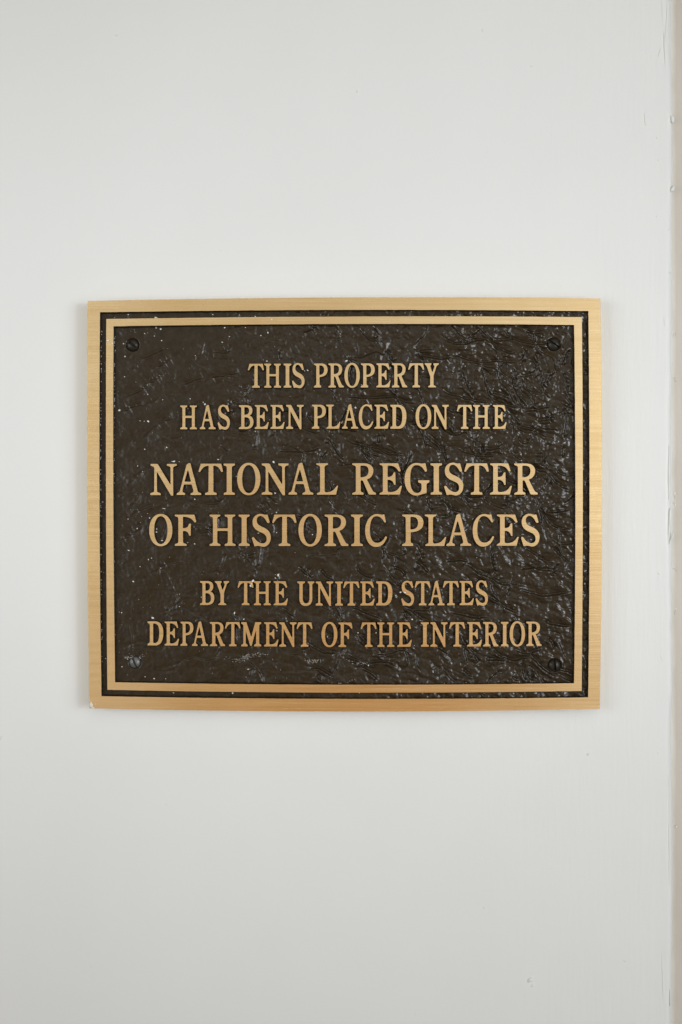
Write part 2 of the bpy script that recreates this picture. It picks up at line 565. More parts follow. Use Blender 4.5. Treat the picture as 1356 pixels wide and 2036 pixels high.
# single creases running across the casting
crease = np.zeros_like(X)
hw = 4
for k in range(120):
    x, y = rng.uniform(200, 1170), rng.uniform(620, 1390)
    rr = min(max((x - 330) / 620, 0), 1)
    th = math.radians(rng.choice([48, 62, 75, 20, -20, 100, 35], p=[.26, .2, .14, .14, .1, .08, .08]) + rng.normal(0, 10))
    if rr < .25 and rng.rand() < .6:
        th = math.radians(-28 + rng.normal(0, 14))
    L = rng.uniform(14, 75)
    amp = rng.uniform(.5, 1.0) * (.45 + .75 * rr)
    n_ = int(L / 1.2)
    ks = 0.0
    for i in range(n_):
        t = i / n_
        ks = ks * .92 + rng.normal(0, .028)
        th += ks * .6
        x += math.cos(th) * 1.2; y += math.sin(th) * 1.2
        ci, cj = int(round((x - gx[0]) / STEP)), int(round((y - gy[0]) / STEP))
        if ci < hw or cj < hw or ci >= len(gx) - hw or cj >= len(gy) - hw: break
        sl = (slice(cj - hw, cj + hw + 1), slice(ci - hw, ci + hw + 1))
        d2 = (X[sl] - x) ** 2 + (Y[sl] - y) ** 2
        a = amp * math.sin(math.pi * min(1, max(0.05, t))) ** .6
        crease[sl] = np.maximum(crease[sl], a * np.exp(-d2 / (2 * 1.45 ** 2)))
# the long folds of the pattern, as sharp grooves with a swollen rim (crop origin, then runs of points)
FOLDS = """820,570
440,255 480,300 540,370 590,410 640,430 690,425
250,450 300,445 370,475 440,490 500,490 560,480 640,490 720,495
455,500 470,560 490,640 510,710 540,750 600,770 700,790
680,520 685,600 690,680 710,760 745,805
745,810 800,810 860,795 910,785
860,560 850,600 870,680 910,730
1040,410 1010,470 990,520
1000,560 1025,620 1030,690 1040,730
760,410 740,450 725,490
615,490 590,530
180,310 230,350 280,370 350,370 410,350 480,340 530,370
600,270 640,320 700,350 780,370 880,370 920,340
750,290 800,300 870,295
330,520 345,580 370,650 410,740
200,680 240,700 320,720 420,750 520,755
640,890 700,910 780,920 840,960 900,990
730,600 740,660 790,700 850,700
830,880 890,870 940,840
1030,780 1020,900 1000,1000
530,690 600,710 640,740
20,430 80,450 200,470 260,450
820,420 835,500 845,560
940,560 905,600 890,640
820,880
200,20 225,120
460,20 470,80
640,50 700,100 760,140 830,180 900,185
880,180 920,230 960,270 1040,310
1000,20 995,90
860,60 870,120 850,150
300,40 380,70 470,90 550,85
620,360 640,430
820,350 840,430 880,490 930,545 1000,570 1050,555
880,455 950,455 1045,440
520,690 530,770 545,840 560,890
750,690 820,740 880,780 940,795
930,690 980,740 1040,800
370,800 430,840 500,870 570,920 620,940
720,830 790,825 860,800
960,800 920,880
30,780 80,820 110,860
100,360 130,450
200,370 250,430 330,460
230,780 330,770 370,790
820,1120
380,20 450,70 530,100 600,140 660,145
500,210 560,250 620,295 700,330
700,170 780,195 860,215 960,205 1055,185
870,370 910,400 980,410 1050,420
520,555 560,590 600,620 680,640 770,625
745,555 790,620 840,670 900,720 960,745
725,650 735,720 755,775
790,700 790,775
660,750 700,780
415,570 420,620 440,660
335,700 400,750
900,490 930,530 940,570
250,320 330,340 430,360 500,355
170,555 240,600
480,640 540,635 620,640
480,1120
760,10 770,50 820,85 880,90
520,40 560,90 600,110
590,300 640,370
720,280 830,330 930,370
1190,20 1230,60
1000,30 1060,50 1080,90
430,520 480,560 540,590 640,590
660,620 720,655 800,655 900,650 980,650 1030,690
790,690 860,730 900,770
500,740 520,775
1100,290 1150,340 1200,370
1070,320 1090,370
380,30 430,80
430,40 460,100
270,300 350,350
430,700 500,690 560,720 600,750
480,690
570,580 600,640 640,700 680,755
680,600 740,630 830,650 900,660 960,700 1080,710
780,620 800,680 840,740
900,580 900,630
230,680 330,685 450,680 530,650
530,730 560,690
1230,570 1300,630 1340,700
680,320 800,330 900,330 1000,320 1060,350 1150,370
960,10 980,60 1000,100
250,20 255,80
1150,40 1200,80
150,570
280,700 340,710 400,690 470,650 480,580
420,470 500,440 590,400
350,560 400,510
840,600 950,580 1080,560
480,540 560,510 640,460
420,640 500,620 590,570
700,640 800,600 840,590
900,420 980,430 1020,410
300,820 380,780 460,770
520,900 640,860
150,880
340,290 380,230 450,180
280,330 330,350 400,340
950,10 1010,60
1250,330 1330,400
1210,400 1260,470
360,480 420,440 520,400
300,640 380,600 440,560
800,600 860,580 920,540
500,860 600,800 700,780
1100,760 1180,720
150,1120
560,330 640,290 700,240
300,560 420,520 500,540
700,640 780,620 860,640 940,620
560,700 640,680 700,640"""
groove = np.zeros_like(X); rim = np.zeros_like(X)
near = np.full(X.shape, 1e9); step = np.zeros_like(X)
ox = oy = 0.0
runs = []
for line in FOLDS.splitlines():
    P = np.array([[float(q) for q in w_.split(',')] for w_ in line.split()])
    if len(P) == 1:
        ox, oy = P[0]; continue
    runs.append((P / 3.307 + (ox, oy), 1.0))
for k in range(190):                     # lesser wrinkles between them, running with the grain of each side
    x, y = rng.uniform(205, 1165), rng.uniform(625, 1385)
    rr = min(max((x - 330) / 450, 0), 1)
    th = math.radians(rng.choice([52, 66, 25, 8, 100], p=[.34, .24, .18, .12, .12]) + rng.normal(0, 9))
    if rng.rand() > rr + .15:
        th = math.radians(rng.choice([-30, -15, 40], p=[.6, .2, .2]) + rng.normal(0, 10))
    P, kk = [(x, y)], 0.0
    for i in range(int(rng.uniform(5, 14))):
        kk = kk * .7 + rng.normal(0, .16)
        th += kk
        x += 7 * math.cos(th); y += 7 * math.sin(th)
        P.append((x, y))
    runs.append((np.array(P), rng.uniform(.35, .75)))
for P, gain in runs:
    d = np.r_[0, np.cumsum(np.hypot(*np.diff(P, axis=0).T))]
    ss = np.arange(0, d[-1], 1.1)
    xs_, ys_ = np.interp(ss, d, P[:, 0]), np.interp(ss, d, P[:, 1])
    for a_ in (xs_, ys_):            # round the corners of the run and let it tremble
        if len(a_) > 9:
            a_[3:-3] = np.convolve(a_, np.ones(7) / 7, 'valid')
    seed_ = float(P[0, 0] + P[0, 1])
    xs_ += 2.6 * (fbm(ss / 9 + seed_, ss * 0 + 1.5, 401, 2) - .5)
    ys_ += 2.6 * (fbm(ss / 9 + seed_, ss * 0 + 8.5, 411, 2) - .5)
    for i in range(len(ss)):
        x, y = xs_[i], ys_[i]
        ci, cj = int(round((x - gx[0]) / STEP)), int(round((y - gy[0]) / STEP))
        h_ = 9
        if ci < h_ or cj < h_ or ci >= len(gx) - h_ or cj >= len(gy) - h_: continue
        sl = (slice(cj - h_, cj + h_ + 1), slice(ci - h_, ci + h_ + 1))
        d2 = (X[sl] - x) ** 2 + (Y[sl] - y) ** 2
        t = (i + .5) / len(ss)
        a = (.30 + .80 * min(1, max(0, (x - 330) / 420))) * min(1, 6 * t, 6 * (1 - t))
        a *= gain * (.75 + .5 * (fbm(np.array([ss[i] / 14 + seed_]), np.array([4.5]), 421, 2)[0]))
        j0, j1 = max(0, i - 2), min(len(ss) - 1, i + 2)
        tx_, ty_ = xs_[j1] - xs_[j0], ys_[j1] - ys_[j0]
        tl_ = math.hypot(tx_, ty_) + 1e-9
        nx_, ny_ = -ty_ / tl_, tx_ / tl_
        if -nx_ + .6 * ny_ < 0: nx_, ny_ = -nx_, -ny_
        sd_ = (X[sl] - x) * nx_ + (Y[sl] - y) * ny_
        new = d2 < near[sl]
        near[sl] = np.where(new, d2, near[sl])
        lap = np.maximum(0, np.sqrt(d2) - np.abs(sd_))
        step[sl] = np.where(new, a * np.tanh(sd_ / 2.5) * np.exp(-np.abs(sd_) / 7.0) * np.exp(-(lap / 2.0) ** 2), step[sl])
        groove[sl] = np.maximum(groove[sl], a * np.exp(-d2 / (2 * 1.5 ** 2)))
        rim[sl] = np.maximum(rim[sl], a * np.exp(-d2 / (2 * 2.5 ** 2)))
calm = .22 + .78 * np.clip((X - 380) / 420, 0, 1)      # the pattern is pressed shallower towards the left
cush = np.clip((m2 - m1) * 2.3, 0, 1); cush = np.sqrt(cush) * .55 + .45 * cush * cush * (3 - 2 * cush)
cush = cush * np.clip((fbm(X / 42 + 3, Y / 42, 441, 2) - .22) * 3, .25, 1)
cg = np.clip((g2 - g1) * 2.4, 0, 1); cg = cg * cg * (3 - 2 * cg)
strong = .17 + .83 * np.clip((X - 320) / 500, 0, 1)   # the pattern is pressed shallower towards the left
tiny = (fbm(X / 5, Y / 5, 451, 2) - .5) * .7
Hn = strong * (1.9 * cush + 1.2 * cg + 1.5 * (fbm(X / 15, Y / 12, 461, 2) - .5)) + pebamp * (.9 * peb + .3 * peb2) + tiny * (.5 + .5 * strong) + swell
for _ in range(2):                       # the casting softens the small grain
    Hp = np.pad(Hn, 1, mode='edge')
    Hn = .4 * Hn + .15 * (Hp[:-2, 1:-1] + Hp[2:, 1:-1] + Hp[1:-1, :-2] + Hp[1:-1, 2:])
H = Hn + 3.9 * step + .4 * rim - 3.8 * groove
H -= np.percentile(H, 50)
for (sx_, sy_, sr_) in ((262, 684.5, 12.2), (1102.7, 683.4, 12.6), (266.4, 1318, 11.4), (1104, 1324, 12.4)):
    dd = np.hypot(X - sx_, Y - sy_)          # countersinks for the screws
    kf = np.clip((dd - sr_ * .92) / 3.0, 0, 1)
    H = H * kf + (-3.5) * (1 - kf)
HS = H * S                       # metres above the panel plane
nx, ny = len(gx), len(gy)
co = np.empty((ny, nx, 3))
co[..., 0] = (X - PCX) * S
co[..., 1] = PANEL_Y - HS
co[..., 2] = -(Y - PCY) * S


def panel_y(px, py):
    i = min(max(int(round((px - gx[0]) / STEP)), 0), nx - 1)
    j = min(max(int(round((py - gy[0]) / STEP)), 0), ny - 1)
    return float(co[j, i, 1])


flk = MB()
SPOTS = [(308.7, 630.5, 4.6, 1.9), (253, 624, 1.5, 1.2), (309, 650.5, 1.6, 1.3), (318, 653, 2.0, 2.0), (445.7, 650, 2.2, 1.3), (487, 650, 1.3, 1), (507, 628, 1.6, 1.5), (422, 624, 1.4, 1.1),
         (286, 661.6, 1.5, 1.1), (305.4, 666.8, 1.2, 1.0), (320, 675.8, 1.3, 1.3), (243.7, 681.9, 1.5, 1.5), (246.8, 707.6, 1.6, 1.6), (246, 748, 1.3, 1.2), (292, 783, 1.3, 1.2),
         (235.3, 815, 2.6, 2.6), (293, 837, 2.6, 2.2), (277, 836, 1.2, 1.1), (285, 837, 1.0, .9), (518, 665.6, 1.4, 1.4), (530, 717, 1.8, 1.4), (377, 792, 1.5, 1.2), (406.4, 803, 2.2, 2.4), (403, 799, 1.2, 1.2),
         (441, 679, 2.0, 1.2), (455, 667.7, 1.5, 1.0), (387, 706, .9, .9), (322, 794, 1.0, .9), (532, 660, 1.3, 2.4), (689, 716.6, 3.2, 2.0), (611.5, 735.4, 2.2, 1.4), (605, 736, 1.3, 1.2),
         (706.8, 810, 2.3, 2.3), (679.6, 839.7, 1.9, 2.2), (681, 837, 1.3, 1.0), (543.5, 918.3, 2.4, 3.0), (546.5, 981, 1.8, 1.4), (507, 857, 1.5, 1.2), (719, 764, 1.3, 1.3), (330, 889, 1.9, 1.4),
         (286, 892.7, 1.5, 1.4), (344.4, 917, 2.9, 2.0), (341, 917, 1.4, 1.0), (432.7, 913, 2.2, 1.2), (272, 926, 1.3, 1.2), (469, 947, 1.4, 1.4), (282, 937, .9, .8), (209, 965, 1.5, 1.6),
         (202, 998, 1.7, 1.2), (386, 992.5, 1.9, 1.3), (323, 1011, 1.2, 1.2), (326, 1011.5, 1.4, 1.1), (295.8, 1030, 1.6, 1.6), (271, 1051, 1.4, 1.4), (252.8, 1032, 1.3, 1.1), (280, 1027, .8, .8),
         (292, 1021, .9, .8), (254, 1094.7, 2.6, 1.2), (293.6, 1113, 1.3, 1.2), (299.7, 1110, 1.3, 1.2), (263.4, 1156.7, 2.6, 1.4), (277, 1127, 1.2, 1.0), (317.8, 1130, 1.2, 1.1), (385.9, 1081.7, 1.5, 1.3),
         (372, 1079, 1.1, 1.0), (546, 980, 1.8, 1.4), (302, 1229.5, 4.0, 1.8), (465.4, 1219.8, 1.9, 2.6), (484, 1231.9, 1.6, 1.6), (240, 1219, 1.4, 1.3), (399.5, 1188, 1.4, 1.6), (355.6, 1206.8, 1.2, 1.0),
         (355.6, 1182, .9, .8), (304.8, 1350.7, 2.0, 1.4), (328, 1351, 1.1, .9), (461.5, 1379.4, 2.3, 2.1), (343.5, 1379, 1.8, .9), (493, 1331.7, 2.2, 1.0), (240.7, 1327, 1.2, 1.6), (208.4, 1310.5, 1.4, 1.1),
         (287, 1347, 1.3, 1.0), (552.6, 1144, 2.8, 2.8), (547, 1150, 1.6, 1.4), (732.5, 1324, 2.0, 1.2), (820, 1232.5, 2.2, 1.6), (714.4, 1379, 1.4, 1.4), (797, 1178, 2.6, 2.0), (1164.7, 1161, 1.4, 1.8),
         (928, 915, 1.5, 1.6), (1038, 915.5, 1.6, 1.2), (904, 829, 1.3, 1.3), (992, 962, 1.0, 1.0), (555, 830, 1.1, .9), (621, 1063, 1.4, 1.2), (513, 1060, 1.6, 1.5), (549.5, 1059, 1.2, 1.2), (549, 1019, 1.6, 1.2),
         (712, 1259, 1.5, 1.3), (748, 1259, 1.5, 1.4), (651, 1267, 1.4, 1.4), (550, 1255, 1.5, 1.4), (320.5, 1075, 3.2, 1.4), (309.5, 1058, 1.8, 1.8), (310, 1052, 1.2, 2.2), (355, 917.8, .9, .8)]
for (px, py, rx, rz) in SPOTS:
    blob(flk, loc_x(px), loc_z(py), panel_y(px, py) - .0001, rx * S * .92, rz * S * .92, .9 * min(rx, rz) * S * .6, random.uniform(-.6, .1) if rx > rz * 1.3 else 0, 0, 9, 3)
for k in range(240):             # finest spray, thickest towards the left
    px, py = 203 + 960 * random.random() ** 1.9, random.uniform(628, 1380)
    r = random.uniform(.35, .75)
    blob(flk, loc_x(px), loc_z(py), panel_y(px, py) - .00008, r * S, r * S, r * S * .5, 0, 0, 6, 2)
for (x0, x1, yc, sp, n_) in ((438, 545, 1308, 5, 110), (600, 648, 1311, 4, 55), (690, 735, 1315, 4, 45), (236, 290, 1305, 4, 80), (545, 560, 1144, 7, 24), (880, 930, 1358, 2, 36), (640, 730, 1357, 2, 20)):
    for k in range(n_):          # dusty scuffs
        px = random.triangular(x0, x1, (x0 + x1) / 2)
        py = yc + random.gauss(0, sp * .55) + 5 * math.sin((px - x0) / 16)
        r = random.uniform(.3, .75)
        blob(flk, loc_x(px), loc_z(py), panel_y(px, py) - .00006, r * S * 1.5, r * S * .7, r * S * .4, random.uniform(-.5, .1), 0, 6, 2)
# tiny white blobs on the inner walls of the frame and border on the left
for k in range(230):
    py = random.uniform(655, 1350)
    base = random.choice((200.5, 200.5, 227.0, 227.0, 227.2))
    t = (py - 1000) / 410
    px = base - 2.2 * (1 - t * t) + (1.6 if py > 1000 else 0) * t + random.uniform(.0, 1.3)
    r = random.uniform(.35, .8)
    yy = PANEL_Y - random.uniform(.1, .9) * RELIEF * .8
    blob(flk, loc_x(px), loc_z(py), yy, r * S, r * S * random.uniform(1, 2), r * S * .5, 0, 0, 6, 2)

idx = np.arange(nx * ny).reshape(ny, nx)
quads = np.stack([idx[:-1, :-1], idx[1:, :-1], idx[1:, 1:], idx[:-1, 1:]], -1).reshape(-1, 4)
verts = co.reshape(-1, 3)
nV = len(verts)
allv = np.vstack([verts, np.array(flk.v)])
lens = np.concatenate([np.full(len(quads), 4), np.array([len(f) for f in flk.f])])
loops = np.concatenate([quads.ravel(), np.concatenate([np.array(f) + nV for f in flk.f])])
me = bpy.data.meshes.new('panel')
me.vertices.add(len(allv)); me.vertices.foreach_set('co', allv.ravel())
me.loops.add(len(loops)); me.loops.foreach_set('vertex_index', loops.astype(np.int32))
me.polygons.add(len(lens))
me.polygons.foreach_set('loop_start', np.concatenate([[0], np.cumsum(lens)[:-1]]).astype(np.int32))
me.polygons.foreach_set('loop_total', lens.astype(np.int32))
me.materials.append(M_PANEL); me.materials.append(M_FLECK)
me.polygons.foreach_set('material_index', np.concatenate([np.zeros(len(quads)), np.ones(len(flk.f))]).astype(np.int32))
me.polygons.foreach_set('use_smooth', np.ones(len(lens), dtype=bool))
me.update(calc_edges=True)
me.validate()
panel = bpy.data.objects.new('panel', me)
COL.objects.link(panel)
panel.parent = plaque

# ------------------------------------------------------------------ raised letters
# outlines of the condensed old-style capitals (y down), each with its cap line and base line
GL = {
 'T': (115, 540, ["M740 115 L1018 115 L1042 222 L1038 231 L1012 231 C985 165 955 148 912 148 L912 485 C915 500 930 503 945 505 L957 512 L957 540 L797 540 L797 512 L810 505 C828 503 842 500 842 480 L845 148 C800 148 765 170 735 232 L712 232 L709 222 Z"]),
 'I': (115, 540, ["M1045 115 L1203 115 L1203 142 L1185 150 C1168 152 1162 160 1162 175 L1162 480 C1162 498 1172 503 1190 505 L1203 513 L1203 540 L1047 540 L1047 513 L1062 505 C1080 503 1088 498 1088 480 L1088 175 C1088 160 1082 152 1065 150 L1045 142 Z"]),
 'N': (115, 541, ["M60 115 L160 115 L330 395 L330 180 C330 160 322 154 300 150 L280 145 L280 115 L418 115 L418 145 L398 150 C378 154 370 162 368 180 L372 549 L338 549 L150 230 L152 480 C152 497 165 500 185 504 L203 514 L203 542 L58 542 L58 514 L75 504 C100 500 110 495 110 480 L112 185 C110 160 95 152 75 150 L60 142 Z"]),
 'A': (115, 540, ["M575 108 L602 108 L700 480 C705 497 715 503 730 505 L750 514 L750 540 L600 540 L600 516 L615 507 C635 503 642 495 638 475 L616 398 L515 398 L498 470 C493 492 500 500 515 504 L532 514 L532 540 L413 540 L413 516 L428 505 C445 500 455 490 460 470 L548 125 Z",
                  "M568 205 L523 356 L607 356 Z"]),
 'O': (120, 546, ["O203 331 159 221", "O203 332 88 186"]),
 'F': (121, 545, ["M388 121 L655 121 L680 218 L672 231 L652 230 C620 180 580 155 502 155 L502 303 C545 303 570 290 578 243 L608 240 L606 408 L578 408 C575 365 550 345 502 345 L502 490 C502 505 515 508 535 511 L550 520 L550 545 L388 545 L388 520 L402 511 C425 508 435 503 435 485 L435 180 C435 160 425 155 405 152 L388 145 Z"]),
 'H': (121, 547, ["M857 121 L1005 121 L1005 146 L990 153 C970 156 965 165 965 180 L965 305 L1103 305 L1103 180 C1103 165 1095 156 1078 153 L1060 146 L1060 121 L1208 121 L1208 146 L1192 153 C1173 156 1167 165 1167 180 L1167 490 C1167 505 1178 511 1195 513 L1213 521 L1213 547 L1060 547 L1060 521 L1075 513 C1095 511 1103 505 1103 485 L1103 346 L965 346 L965 488 C965 505 975 511 992 513 L1008 521 L1008 547 L857 547 L857 521 L873 513 C895 510 902 503 902 485 L902 180 C902 165 893 156 873 153 L857 146 Z"]),
 'L': (106, 535, ["M1008 106 L1168 106 L1168 130 L1150 137 C1130 141 1123 150 1123 165 L1123 465 C1123 495 1130 500 1160 498 C1220 490 1250 465 1285 410 L1307 408 L1278 535 L1015 535 L1015 512 L1030 505 C1050 500 1058 495 1058 475 L1058 165 C1058 150 1048 141 1030 137 L1008 130 Z"]),
 'R': (103, 533, ["M67 103 L225 103 C310 103 358 145 358 205 C358 265 325 310 270 325 L345 470 C355 488 362 493 378 497 L392 508 L392 532 L300 532 C290 530 285 520 282 510 L215 350 C207 338 198 338 187 338 L187 475 C187 490 195 493 210 496 L225 505 L225 533 L67 533 L67 510 L85 500 C108 495 117 488 117 470 L117 165 C117 145 105 138 88 136 L67 128 Z",
                  "M183 140 C260 132 288 155 288 205 C288 265 255 290 183 293 Z"]),
 'E': (106, 534, ["M437 106 L690 106 L724 210 L718 221 L692 220 C665 168 635 140 548 140 L548 290 C595 290 612 275 622 233 L652 223 L655 402 L630 400 C622 360 600 332 548 332 L548 470 C548 492 555 496 590 494 C655 490 690 460 716 410 L743 408 L712 533 L435 533 L435 512 L455 500 C475 495 480 490 480 475 L480 165 C480 145 472 140 455 136 L437 128 Z"]),
 'G': (104, 533, ["M1040 103 L1060 103 L1080 205 L1070 225 L1050 222 C1025 165 985 133 935 133 C870 133 855 220 855 320 C855 420 875 505 945 505 C985 505 1003 480 1003 440 L1003 400 C1003 380 990 375 975 375 L957 362 L957 333 L1113 333 L1113 362 L1098 372 C1078 378 1075 388 1075 400 L1075 510 C1060 515 1040 520 1020 525 C990 535 970 545 930 545 C835 545 775 445 775 320 C775 195 845 98 935 98 C975 98 1010 115 1040 103 Z"]),
 'S': (108, 535, ["M238 108 L268 215 L255 229 L230 222 C200 160 170 132 140 132 C110 132 90 155 90 190 C90 235 120 255 170 275 C240 305 282 345 282 415 C282 495 235 546 180 546 C145 546 110 525 80 538 L55 541 L18 425 L28 411 L50 410 C80 460 125 495 170 495 C205 495 222 470 222 440 C222 395 195 370 140 350 C70 322 28 285 28 210 C28 145 75 98 140 98 C175 98 200 118 220 108 Z"]),
 'C': (120, 550, ["M622 118 L640 118 L662 220 L655 236 L636 228 C605 170 570 147 530 147 C470 147 445 240 445 330 C445 440 480 502 540 502 C590 502 625 470 653 412 L680 423 C650 510 605 562 520 562 C440 562 377 470 377 340 C377 210 450 112 540 112 C575 112 600 128 622 118 Z"]),
 'P': (120, 553, ["M878 120 L1040 120 C1125 120 1168 165 1168 235 C1168 315 1110 360 995 365 L995 485 C995 505 1005 508 1020 512 L1030 520 L1030 553 L875 553 L875 528 L892 518 C915 512 925 505 925 485 L925 180 C925 160 912 155 895 151 L878 145 Z",
                  "M992 157 C1060 150 1090 180 1090 235 C1090 300 1055 323 992 324 Z"]),
 'B': (170, 500, ["M845 170 L940 170 C1005 170 1032 200 1032 242 C1032 285 1015 305 990 315 C1025 325 1047 355 1047 400 C1047 465 1010 500 945 500 L845 500 L845 480 L860 472 C875 468 878 462 878 450 L878 215 C878 203 872 200 860 196 L845 190 Z",
                  "M922 200 C965 195 985 210 985 245 C985 285 965 303 922 303 Z", "M922 338 C975 335 998 360 998 405 C998 450 980 470 945 470 L930 470 C924 468 922 465 922 460 Z"]),
 'D': (168, 498, ["M55 168 L155 168 C230 168 272 220 272 325 C272 440 235 498 165 498 L55 498 L55 475 L70 466 C82 462 85 455 85 440 L85 225 C85 208 80 202 68 198 L55 190 Z",
                  "M133 200 C195 192 215 240 215 325 C215 420 195 465 150 465 C138 465 133 458 133 445 Z"]),
 'M': (182, 515, ["M62 182 L135 182 L200 385 L255 182 L338 182 L338 205 L325 212 C313 216 310 224 310 235 L310 465 C310 478 318 482 328 486 L338 495 L338 515 L238 515 L238 495 L250 486 C262 482 265 475 265 465 L265 290 L207 507 L185 507 L125 300 L127 465 C128 478 135 482 145 486 L152 495 L152 515 L62 515 L62 495 L75 486 C87 482 92 475 92 465 L92 235 C92 222 87 216 75 210 L62 203 Z"]),
 'U': (172, 505, ["M72 172 L180 172 L180 192 L165 200 C152 204 148 212 148 225 L148 400 C148 450 165 475 195 475 C225 475 240 450 240 400 L240 225 C240 212 235 204 228 200 L215 192 L215 172 L308 172 L308 192 L295 200 C283 204 280 212 280 225 L280 410 C280 475 245 512 185 512 C130 512 102 475 102 410 L102 225 C102 212 98 205 85 200 L72 192 Z"]),
 'Y': (150, 478, ["M1112 150 L1205 150 L1205 170 L1195 178 C1188 183 1190 190 1192 198 L1218 275 L1245 200 C1248 190 1245 183 1235 177 L1232 168 L1232 150 L1308 150 L1305 170 L1290 178 C1280 185 1275 195 1272 203 L1235 320 L1235 435 C1235 448 1245 452 1258 455 L1268 463 L1268 478 L1160 478 L1160 463 L1170 455 C1182 450 1188 445 1188 435 L1188 330 L1145 205 C1140 192 1132 180 1125 175 L1112 168 Z"]),
}


def flatten(path):
    if path[0] == 'O':
        a, b, rx, ry = map(float, path[1:].split())
        t = np.linspace(0, 2 * np.pi, 120, endpoint=False)
        e = 2 / 2.12
        c_, s_ = np.cos(t), np.sin(t)
        return np.stack([a + rx * np.sign(c_) * np.abs(c_) ** e, b + ry * np.sign(s_) * np.abs(s_) ** e], 1)
    tok = path.replace('M', ' M ').replace('L', ' L ').replace('C', ' C ').replace('Z', ' ').split()
    pts, i = [], 0
    while i < len(tok):
        if tok[i] in 'ML':
            pts.append((float(tok[i + 1]), float(tok[i + 2]))); i += 3
        else:
            p0 = np.array(pts[-1]); p = [np.array([float(tok[i + 1 + 2 * k]), float(tok[i + 2 + 2 * k])]) for k in range(3)]
            for t in np.linspace(0, 1, 13)[1:]:
                q = (1 - t) ** 3 * p0 + 3 * (1 - t) ** 2 * t * p[0] + 3 * (1 - t) * t * t * p[1] + t ** 3 * p[2]
                pts.append(tuple(q))
            i += 7
    return np.array(pts)


def resample_smooth(P, step, sigma):
    Q = np.vstack([P, P[:1]])
    d = np.r_[0, np.cumsum(np.hypot(*np.diff(Q, axis=0).T))]
    n_ = max(24, int(d[-1] / step))
    s = np.linspace(0, d[-1], n_, endpoint=False)
    R = np.stack([np.interp(s, d, Q[:, 0]), np.interp(s, d, Q[:, 1])], 1)
    st = d[-1] / n_
    kr = int(4 * sigma / st) + 1
    w = np.exp(-0.5 * (np.arange(-kr, kr + 1) * st / sigma) ** 2); w /= w.sum()
    out = np.zeros_like(R)
    for k, wk in zip(range(-kr, kr + 1), w):
        out += wk * np.roll(R, -k, axis=0)
    return out


GC = {}
for ch, (cap, base, paths) in GL.items():
    sc = 427.0 / (base - cap)
    cs = []
    for p in paths:
        P = flatten(p) * sc
        cs.append(resample_smooth(P, 6.0, 4.6))
    allp = np.vstack(cs)
    x0, x1 = allp[:, 0].min(), allp[:, 0].max()
    GC[ch] = [np.stack([(c_[:, 0] - x0) / (x1 - x0), (c_[:, 1] - cap * sc) / 427.0], 1) for c_ in cs]


def offset(P, d):
    t = np.roll(P, -1, 0) - np.roll(P, 1, 0)
    t /= np.maximum(1e-9, np.hypot(t[:, 0], t[:, 1]))[:, None]
    nrm_ = np.stack([t[:, 1], -t[:, 0]], 1)
    return P + d * nrm_


def area2(P):
    q = np.roll(P, -1, 0)
    return (P[:, 0] * q[:, 1] - q[:, 0] * P[:, 1]).sum()


EXTRA = {}                       # drops of paint on single letters: (row, index) -> list


